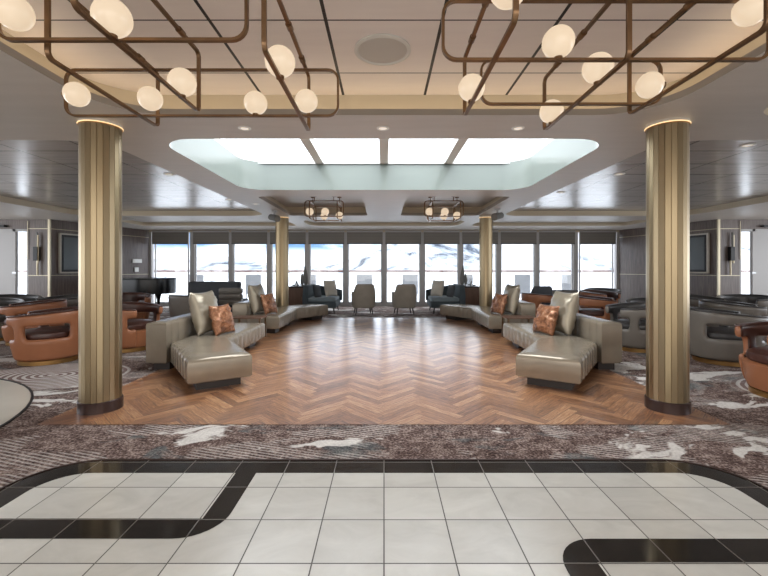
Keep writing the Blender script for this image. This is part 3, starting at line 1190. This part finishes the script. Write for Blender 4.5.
# ------------------------------------------------------------------ lounge chairs at the windows
def wrap_chair(name, label, loc, rz, shellm, seatm, hb, ha, wid=0.66, dep=0.66, group=None):
    t = thing(name, label, 'chair', loc, rz, group)
    bm = bmesh.new()
    nth = 30
    amax = math.radians(128)
    rows = [0.0, 0.12, 0.3, 0.5, 0.7, 0.88, 1.0]
    g = []
    for i in range(nth + 1):
        a = -amax + 2 * amax * i / nth
        sa, ca = math.sin(a), math.cos(a)
        p = 0.62
        x0 = math.copysign(abs(sa) ** p, sa) * wid / 2
        y0 = math.copysign(abs(ca) ** p, ca) * dep / 2
        d = abs(math.degrees(a))
        k = 1.0 if d < 46 else (0.0 if d > 66 else 0.5 + 0.5 * math.cos((d - 46) / 20 * PI))
        top = ha + (hb - ha) * k
        r = []
        for f_ in rows:
            z = 0.18 + (top - 0.18) * f_
            tap = 0.90 + 0.10 * min(1, f_ * 2.2) - 0.07 * k * max(0, f_ - 0.45)
            lean = 0.10 * k * max(0, f_ - 0.4)
            r.append(bm.verts.new((x0 * tap, y0 * (0.9 + 0.1 * min(1, f_ * 2)) + lean, z)))
        g.append(r)
    for i in range(nth):
        for j in range(len(rows) - 1):
            bm.faces.new((g[i][j], g[i + 1][j], g[i + 1][j + 1], g[i][j + 1]))
    bmesh.ops.recalc_face_normals(bm, faces=bm.faces)
    f0 = max(bm.faces, key=lambda f: f.calc_center_median().y)
    if f0.normal.y < 0:
        bmesh.ops.reverse_faces(bm, faces=bm.faces)
    mb = MB()
    mb.bm.free()
    mb.bm = bm
    o = mb.build('shell', shellm, t, angle=180, recalc=False)
    md = o.modifiers.new('thick', 'SOLIDIFY')
    md.thickness = 0.09
    md.offset = -1
    md = o.modifiers.new('sub', 'SUBSURF')
    md.levels = md.render_levels = 1
    mb = MB()
    mb.soft_prism(rrect(-wid * 0.38, -dep * 0.5, wid * 0.38, dep * 0.30, 0.06, 4), 0.19, 0.43, (), r=0.05)
    mb.build('seat', seatm, t, angle=60)
    for sx in (-1, 1):
        for sy in (-1, 1):
            mb = MB()
            mb.tube((sx * wid * 0.30, sy * dep * 0.26, 0.22), (sx * wid * 0.36, sy * dep * 0.34, 0.0), 0.022, 0.012)
            mb.build('leg', 'dark_wood', t)
    return t


arm = wrap_chair('armchair', 'beige armchair seen from behind before the windows, left one of the pair', (-0.57, 11.15, 0), rz_of(-0.18, 0.98), 'beige_fabric', 'beige_fabric', 0.84, 0.62, group='beige armchairs at the windows')
dup(arm, (0.55, 11.15, 0), rz_of(-0.14, 0.98), 'beige armchair seen from behind before the windows, right one of the pair')
wrap_chair('armchair', 'dark grey armchair with high square back behind the further right sofa', (3.75, 9.9, 0), rz_of(-0.1, 1), 'charcoal_fabric', 'charcoal_fabric', 0.84, 0.60, 0.62, 0.62)


def settee(s, nm):
    """back on the outer side, open near end, low arm along the windows"""
    t = thing('lounge_settee', 'dark teal lounge settee with pale seat beside the %s walnut cabinet at the windows' % nm, 'sofa', (s * 1.72, 11.75, 0), 0, 'teal settees at the windows')
    mb = MB()
    mb.soft_prism(rrect(-0.42, -0.62, 0.40, 0.55, 0.08, 5), 0.17, 0.35, (), r=0.03)
    mb.build('base', 'teal_fabric', t, angle=60)
    mb = MB()
    mb.soft_prism(rrect(-0.40, -0.60, 0.38, 0.50, 0.08, 5), 0.345, 0.45, (), r=0.04)
    mb.build('seat', 'pale_blue_fabric', t, angle=60)
    o1 = MB()
    x0 = s * 0.40
    prof = [(x0, -0.62, 0.17), (x0, 0.60, 0.17)]
    # outer backrest, tapering along the depth
    rings = []
    for z, e in ((0.17, 0.0), (0.5, 0.0), (0.76, 0.03), (0.80, 0.07)):
        rings.append([(x0 - s * 0.02, -0.62 + e, z), (x0 + s * (0.14 - e * 0.6), -0.62 + e, z), (x0 + s * (0.14 - e * 0.6), 0.62 - e, z), (x0 - s * 0.02, 0.62 - e, z)])
    o1.ring_faces(rings, True, True, True)
    o1.build('backrest', 'teal_fabric', t, angle=50, bevel=0.03, seg=3)
    o2 = MB()
    rings = []
    for k in range(9):
        f_ = k / 8
        x = s * (0.40 - 0.86 * f_)
        y = 0.58 - 0.16 * f_ ** 2
        top = 0.78 - 0.16 * f_
        rings.append([(x, y - 0.07, 0.30), (x, y + 0.07, 0.30), (x, y + 0.07, top), (x, y - 0.07, top)])
    o2.ring_faces(rings, True, True, True)
    o2.build('arm', 'teal_fabric', t, angle=50, bevel=0.03, seg=3)
    for lx, ly in ((-0.34, -0.52), (0.34, -0.52), (-0.34, 0.46), (0.34, 0.46)):
        mb = MB()
        mb.tube((lx * 0.9, ly * 0.92, 0.19), (lx, ly, 0.0), 0.024, 0.013)
        mb.build('leg', 'dark_wood', t)
    pillow('cushion', 'pale round edged cushion on the %s teal settee' % nm, (s * 1.53, 11.52, 0.70), rz_of(-s * 0.8, -0.6), 0.22, 0.46, 0.48, 0.20, 'ivory_fabric', 2.0 + s, 'settee cushions', 0.005)
    pillow('cushion', 'dark grey cushion on the %s teal settee beside the pale one' % nm, (s * 1.90, 11.45, 0.62), rz_of(-s * 0.95, -0.3), 0.2, 0.40, 0.38, 0.12, 'charcoal_fabric', 4.0 + s, 'settee cushions', 0.005)
    c = thing('cabinet', 'walnut side cabinet beside the far column at %s' % nm, 'cabinet', (s * 2.50, 11.75, 0), 0, 'walnut cabinets')
    mb = MB()
    mb.box(0, 0, 0.37, 0.46, 0.60, 0.70)
    mb.build('body', 'walnut', c, bevel=0.006)
    mb = MB()
    mb.box(0, 0, 0.735, 0.50, 0.64, 0.03)
    mb.build('cabinet_top', 'dark_wood', c, bevel=0.005)
    mb = MB()
    mb.box(0, -0.305, 0.38, 0.42, 0.012, 0.62)
    d = mb.build('door', 'walnut', c, smooth=False)
    mb = MB()
    mb.box(0.16, -0.32, 0.40, 0.015, 0.02, 0.12)
    mb.build('handle', 'bronze_bar', d, smooth=False)
    mb = MB()
    mb.box(0, 0, 0.01, 0.40, 0.52, 0.02)
    mb.build('plinth', 'black_matte', c, smooth=False)
    sc_ = thing('sculpture', 'grey sculpture of upright pointed leaves on the %s walnut cabinet' % nm, 'sculpture', (s * 2.33, 11.8, 0.75), 0, 'leaf sculptures')
    mb = MB()
    mb.lathe([(0.08, 0), (0.085, 0.01), (0.06, 0.03)], 20)
    mb.build('base', 'stone_grey', sc_)
    for lx, ly, h_, r_, tx in ((0.02 * -s, 0.0, 0.62, 0.055, 0.02), (0.07 * s, 0.03, 0.38, 0.05, 0.05), (-0.05 * s, 0.05, 0.46, 0.045, -0.02)):
        mb = MB()
        mb.lathe([(0.012, 0.02), (r_ * 0.75, h_ * 0.18), (r_, h_ * 0.42), (r_ * 0.72, h_ * 0.72), (r_ * 0.3, h_ * 0.93), (0.003, h_)], 16, lx, ly, 0, 1.0, 0.55)
        o = mb.build('leaf', 'stone_grey', sc_)
    mb = MB()
    mb.lathe([(0.035, 0), (0.045, 0.01), (0.045, 0.10), (0.02, 0.13), (0.02, 0.16), (0.026, 0.17)], 20)
    o = mb.build('vase', 'steel', None, loc=(s * 2.52, 11.62, 0.75))
    tag(o, 'small silver bottle vase on the %s walnut cabinet' % nm, 'vase', 'silver vases')
    mb = MB()
    mb.lathe([(0.05, 0.0), (0.12, 0.02), (0.13, 0.04), (0.11, 0.03)], 24)
    o = mb.build('bowl', 'stone_grey', None, loc=(s * 2.60, 11.90, 0.75))
    tag(o, 'shallow grey bowl on the %s walnut cabinet' % nm, 'bowl', 'grey bowls')


settee(-1, 'left')
settee(1, 'right')

# ------------------------------------------------------------------ piano and things around it
p = thing('grand_piano', 'black glossy grand piano with closed lid before the left windows', 'piano', (-6.85, 11.6, 0))
out = [(-0.95, -0.75), (0.1, -0.75)] + [(0.1 + 0.75 * math.sin(a) * 1.05, -0.10 - 0.65 * math.cos(a)) for a in [PI * k / 12 * 0.5 for k in range(1, 13)]] + [(0.80, 0.15), (0.55, 0.42), (0.1, 0.62), (-0.3, 0.72), (-0.95, 0.72)]
mb = MB()
mb.prism(out, 0.56, 0.965)
mb.build('case', 'black_gloss', p, bevel=0.01)
mb = MB()
mb.prism([(x * 1.015, y * 1.015) for x, y in out], 0.97, 1.0)
mb.build('lid', 'black_gloss', p, bevel=0.006)
mb = MB()
mb.box(-1.07, 0, 0.72, 0.22, 1.36, 0.06)
mb.build('keybed', 'black_gloss', p, bevel=0.006)
mb = MB()
mb.box(-1.07, 0, 0.765, 0.15, 1.2, 0.03)
mb.build('keyboard', 'ivory_key', p, smooth=False)
for lx, ly in ((-0.85, -0.55), (-0.85, 0.55), (0.50, -0.25)):
    mb = MB()
    mb.lathe([(0.07, 0.64), (0.085, 0.56), (0.045, 0.40), (0.03, 0.12), (0.045, 0.08), (0.045, 0.0)], 14, lx, ly)
    mb.build('leg', 'black_gloss', p)
mb = MB()
for dy_ in (-0.12, 0.12):
    mb.bar((-0.75, dy_, 0.62), (-0.75, dy_ * 0.8, 0.12), 0.03)
mb.box(-0.76, 0, 0.11, 0.12, 0.36, 0.07)
mb.bar((-0.72, 0, 0.14), (-0.30, 0, 0.62), 0.02)
mb.build('pedal_lyre', 'black_gloss', p, smooth=False)

bq = thing('bench_sofa', 'charcoal high backed bench sofa facing the windows behind the left sofas', 'sofa', (-4.38, 10.45, 0))
mb = MB()
mb.soft_prism(rrect(-0.66, -0.10, 0.66, 0.10, 0.05, 4), 0.10, 0.92, (), r=0.04)
mb.build('backrest', 'charcoal_fabric', bq, angle=60)
mb = MB()
mb.soft_prism(rrect(-0.64, 0.105, 0.64, 0.70, 0.05, 4), 0.14, 0.44, (), r=0.04)
mb.build('seat', 'charcoal_fabric', bq, angle=60)
for lx in (-0.55, 0.55):
    for ly in (0.0, 0.6):
        mb = MB()
        mb.box(lx, ly, 0.07, 0.05, 0.05, 0.15)
        mb.build('leg', 'dark_wood', bq, smooth=False)
cc = thing('low_chair', 'grey low chair with banded backrest behind the left sofas', 'chair', (-3.55, 9.35, 0))
mb = MB()
for k in range(3):
    mb.soft_prism(rrect(-0.26, -0.09, 0.26, 0.09, 0.04, 4), 0.42 + 0.13 * k, 0.545 + 0.13 * k, (), r=0.03)
mb.build('backrest', 'grey_leather', cc, angle=60)
mb = MB()
mb.soft_prism(rrect(-0.28, -0.10, 0.28, 0.50, 0.05, 4), 0.14, 0.42, (), r=0.04)
mb.build('seat', 'charcoal_fabric', cc, angle=60)
for lx in (-0.22, 0.22):
    for ly in (-0.02, 0.42):
        mb = MB()
        mb.box(lx, ly, 0.075, 0.04, 0.04, 0.15)
        mb.build('leg', 'dark_wood', cc, smooth=False)

# ------------------------------------------------------------------ wall things
for s, nm in ((-1, 'left'), (1, 'right')):
    # television on the angled wall
    y0, y1 = 10.72, 11.85
    k = 0.85 / 3.0

    def wp(y):
        return s * (8.7 - k * (y - 10.5))
    ym = (y0 + y1) / 2
    ang = math.atan2(3.0, s * -0.85) if s > 0 else math.atan2(3.0, 0.85)
    L = math.hypot(y1 - y0, wp(y1) - wp(y0))
    tv = thing('television', 'wall mounted television in a pale frame on the %s wall' % nm, 'television', (wp(ym) - s * 0.04, ym - 0.011, 1.67), ang, 'wall televisions')
    sgn = 1 if s < 0 else -1     # side of the local y axis facing the room
    fy = -1 if s < 0 else 1
    mb = MB()
    mb.box(0, 0, 0, L, 0.05, 0.99)
    mb.build('body', 'black_matte', tv, bevel=0.004)
    mb = MB()
    mb.box(0, fy * 0.030, 0, L - 0.12, 0.008, 0.87)
    mb.build('screen', 'screen_grey', tv, smooth=False)
    mb = MB()
    for dz_ in (-0.515, 0.515):
        mb.box(0, fy * 0.012, dz_, L + 0.08, 0.06, 0.04)
    for dx_ in (-L / 2 - 0.02, L / 2 + 0.02):
        mb.box(dx_, fy * 0.012, 0, 0.04, 0.06, 1.07)
    mb.build('frame', 'ivory_fabric', tv, smooth=False)
    sc_ = thing('wall_sconce', 'tall wall sconce with black centre box and slim tubes on the %s wall panel' % nm, 'lamp', (s * 9.0, 10.44, 1.10), 0, 'wall sconces')
    mb = MB()
    mb.box(0, 0.0, 0.545, 0.11, 0.10, 0.36)
    mb.build('box', 'black_matte', sc_, bevel=0.006)
    for dx_, z0_, z1_ in ((0.02, 0.50, 1.10), (-0.03 * s, 0.0, 0.60), (0.045, 0.30, 1.03)):
        mb = MB()
        mb.tube((dx_, -0.01, z0_), (dx_, -0.01, z1_), 0.022)
        mb.build('tube', 'pale_brass' if dx_ != 0.02 else 'stone_grey', sc_)
    mb = MB()
    mb.box(0, 0, 0, 0.30, 0.10, 0.05)
    o = mb.build('door_closer', 'black_matte', None, smooth=False, loc=(s * 9.95, 10.44, 2.36))
    tag(o, 'black box above the tall window in the %s wall' % nm, 'door closer', 'door closers')
sw = thing('wall_switch', 'small white thermostat above a white switch on the left wall near the windows', 'switch', (-7.97, 13.0, 1.35), math.atan2(3, 0.85))
mb = MB()
mb.box(0, -0.01, 0.16, 0.34, 0.02, 0.12)
mb.build('thermostat', 'white_plastic', sw, smooth=False)
mb = MB()
mb.box(-0.02, -0.01, -0.12, 0.14, 0.02, 0.14)
mb.build('switch', 'white_plastic', sw, smooth=False)


# ------------------------------------------------------------------ chandeliers
def loop_frontal(x0, x1, z0, z1, y, r=0.06):
    return [(x, y, z) for x, z in rrect(x0, z0, x1, z1, r, 6)], (0, 1, 0)


def loop_side(y0, y1, z0, z1, x, r=0.03):
    return [(x, y, z) for y, z in rrect(y0, z0, y1, z1, r, 6)], (1, 0, 0)


def chandelier(name, label, org, loops, globes, rods, top, gr=0.067, bw=0.019, bt=0.012, group=None):
    t = thing(name, label, 'chandelier', org, 0, group)
    ox, oy, oz = org
    for path, nr in loops:
        mb = MB()
        mb.sweep([(x - ox, y - oy, z - oz) for x, y, z in path], bw, bt, nr)
        mb.build('loop_frame', 'bronze_bar', t, angle=30)
    for x, y, z, (ax, ay, az) in globes:
        mb = MB()
        mb.sphere((x - ox, y - oy, z - oz), gr)
        g_ = mb.build('globe', 'opal_glass', t, angle=180)
        mb = MB()
        c_ = Vector((x - ox, y - oy, z - oz))
        d = Vector((ax, ay, az))
        mb.tube(c_ + d * (gr - 0.006), c_ + d * (gr + 0.010), 0.018 * gr / 0.067, seg=16)
        mb.build('socket', 'bronze_bar', g_)
    for path, nr in loops:
        if nr[0] != 1 or bt > 0.015:
            continue
        zt = max(p_[2] for p_ in path)
        ya, yb = min(p_[1] for p_ in path), max(p_[1] for p_ in path)
        for f_ in (0.45, 0.78):
            yy = ya + (yb - ya) * f_
            mb = MB()
            mb.tube((path[0][0] - ox, yy - 0.022 - oy, zt - oz), (path[0][0] - ox, yy + 0.022 - oy, zt - oz), 0.016, seg=16)
            mb.build('connector', 'bronze_bar', t)
    for x, y, z in rods:
        mb = MB()
        mb.tube((x - ox, y - oy, z - oz), (x - ox, y - oy, top - oz), 0.008)
        mb.lathe([(0.04, top - oz - 0.02), (0.045, top - oz)], 20, x - ox, y - oy)
        mb.build('rod', 'bronze_bar', t)
    return t


H = CAM_H
DN, UP_, L_, R_ = (0, 0, -1), (0, 0, 1), (-1, 0, 0), (1, 0, 0)
gup = 0.067 + 0.012
loopsL = [
    loop_frontal(-1.87, -0.27, H + 0.90, H + 1.17, 2.37),
    loop_frontal(-1.52, -0.54, H + 0.90, H + 1.17, 1.585),
    loop_side(1.62, 2.41, H + 0.85, H + 1.17, -1.352),
    loop_side(1.30, 2.18, H + 0.85, H + 1.17, -1.002),
    loop_side(1.56, 2.49, H + 0.85, H + 1.19, -0.464),
]
globesL = [
    (-0.464, 1.80, H + 0.85 + gup - 0.003, DN), (-0.755, 2.37, H + 0.90 + gup - 0.003, DN), (-0.464, 2.49 - gup, H + 1.005, (0, 1, 0)),
    (-1.352, 2.41 - gup, H + 0.985, (0, 1, 0)), (-1.002, 2.0, H + 0.85 + gup - 0.003, DN), (-1.87 + gup + 0.03, 2.31, H + 1.00, L_),
    (-1.002, 1.486, H + 0.85 + gup - 0.003, DN), (-1.47, 1.60, H + 1.02, L_),
]
rodsL = [(-1.352, 1.72, H + 1.17), (-0.464, 1.65, H + 1.19), (-1.002, 1.42, H + 1.17)]
chandelier('chandelier', 'bronze loop chandelier with frosted globes hanging at upper left of the photo', (-1.0, 1.9, H + 0.85), loopsL, globesL, rodsL, 2.80, group='large loop chandeliers')
loopsR = [
    loop_frontal(0.254, 1.66, H + 0.90, H + 1.155, 1.735),
    loop_frontal(0.53, 1.51, H + 0.90, H + 1.14, 2.2),
    loop_side(1.37, 2.24, H + 0.85, H + 1.17, 0.448),
    loop_side(1.62, 2.475, H + 0.85, H + 1.165, 0.985),
    loop_side(1.42, 2.22, H + 0.85, H + 1.17, 1.352),
]
globesR = [
    (0.448, 2.06, H + 0.85 + gup - 0.003, DN), (0.75, 1.735, H + 0.90 + gup - 0.003, DN), (0.985, 2.37, H + 0.85 + gup - 0.003, DN),
    (0.985, 1.857, H + 0.85 + gup - 0.003, DN), (1.51 - gup, 2.17, H + 0.99, R_), (1.66 - gup, 1.735, H + 1.12, R_), (0.448, 1.37 + gup, H + 1.01, (0, -1, 0)),
]
rodsR = [(0.448, 1.47, H + 1.17), (0.985, 1.64, H + 1.16), (1.352, 1.52, H + 1.17)]
chandelier('chandelier', 'bronze loop chandelier with frosted globes hanging at upper right of the photo', (1.0, 1.9, H + 0.85), loopsR, globesR, rodsR, 2.80, group='large loop chandeliers')
for s, nm in ((-1, 'left'), (1, 'right')):
    cx_ = s * 1.24
    a, b_ = cx_ - 0.40, cx_ + 0.40
    loops = [loop_frontal(a, b_, 2.34, 2.66, 8.35, 0.06), loop_side(8.1, 8.9, 2.28, 2.62, a + 0.14, 0.06), loop_side(8.1, 8.9, 2.28, 2.62, b_ - 0.10, 0.06), loop_frontal(a + 0.1, b_ - 0.1, 2.30, 2.60, 8.75, 0.06)]
    gl_ = [(a + 0.07 + 0.03, 8.35, 2.34 + 0.098, DN), (cx_ - s * -0.06, 8.75, 2.30 + 0.098, DN), (b_ - 0.10, 8.5, 2.28 + 0.098, DN), (cx_ + 0.02, 8.35, 2.34 + 0.098, DN)]
    chandelier('chandelier', 'small bronze loop chandelier with glowing globes in the %s ceiling recess beyond the skylight' % nm, (cx_, 8.5, 2.3), loops, gl_, [(cx_ - 0.2, 8.35, 2.66), (cx_ + 0.2, 8.35, 2.66), (a + 0.14, 8.5, 2.62), (b_ - 0.1, 8.5, 2.62)], CZ + 0.22, 0.08, 0.02, 0.02, group='small loop chandeliers')

# ------------------------------------------------------------------ ceiling fittings
sp = thing('ceiling_speaker', 'round grey ceiling speaker grille between the two large chandeliers', 'speaker', (-0.01, 2.85, 2.80))
mb = MB()
mb.lathe([(0.198, 0.0), (0.20, -0.012), (0.180, -0.018), (0.172, -0.010), (0.172, 0.0)], 56, cap0=False, cap1=False)
mb.build('rim', 'speaker_rim', sp)
mb = MB()
mb.lathe([(0.172, -0.008), (0.10, -0.012), (0.01, -0.013)], 48)
mb.build('grille', 'speaker_mesh', sp)


def downlight(x, y, z, label, r=0.05):
    t = thing('downlight', label, 'ceiling light', (x, y, z), 0, 'recessed ceiling downlights')
    mb = MB()
    mb.lathe([(r * 1.15, 0.0), (r * 1.15, -0.006), (r * 0.8, -0.010), (r * 0.72, -0.004)], 28, cap0=False, cap1=False)
    mb.build('bezel', 'white_plastic', t)
    mb = MB()
    mb.lathe([(r * 0.75, -0.002), (r * 0.7, -0.004)], 24)
    mb.build('lens', 'spot_glow', t)
    return t


downlight(-1.28, 3.70, CZ, 'recessed downlight in front of the skylight, left one of three')
downlight(-0.01, 3.70, CZ, 'recessed downlight in front of the skylight, middle one of three')
downlight(1.23, 3.70, CZ, 'recessed downlight in front of the skylight, right one of three')
for i, (x, y, lab) in enumerate(((-3.2, 6.0, 'dark round ceiling spot left of the skylight, nearer one'), (-3.15, 8.2, 'dark round ceiling spot left of the skylight, middle one'), (-2.55, 8.0, 'dark ceiling spot beside the left ceiling recess'),
                                 (3.25, 7.4, 'ceiling spot right of the skylight near the right ceiling panels'), (4.15, 4.6, 'small round ceiling spot just right of the near right column'), (3.5, 6.0, 'small ceiling spot left of the near right column'))):
    z = CZ + 0.12 if abs(x) > 2.85 else CZ
    downlight(x, y, z, lab, 0.07)
for s, nm in ((-1, 'left'), (1, 'right')):
    t = thing('spotlight', 'dark ceiling spotlight projector beside the %s ceiling recess' % nm, 'spotlight', (s * (2.42 if s < 0 else 1.55), 8.9 if s < 0 else 8.0, CZ if s < 0 else CZ), 0, 'ceiling projectors')
    if s > 0:
        t.location = (2.42, 8.6, CZ)
    mb = MB()
    mb.box(0, 0, -0.02, 0.10, 0.10, 0.04)
    mb.build('mount', 'grey_metal', t, smooth=False)
    mb = MB()
    mb.box(0, 0, -0.09, 0.03, 0.05, 0.12)
    mb.build('arm', 'grey_metal', t, smooth=False)
    mb = MB()
    mb.tube((s * 0.10, 0.06, -0.14), (-s * 0.10, -0.12, -0.20), 0.065, 0.075, 20)
    mb.build('head', 'stone_grey', t)
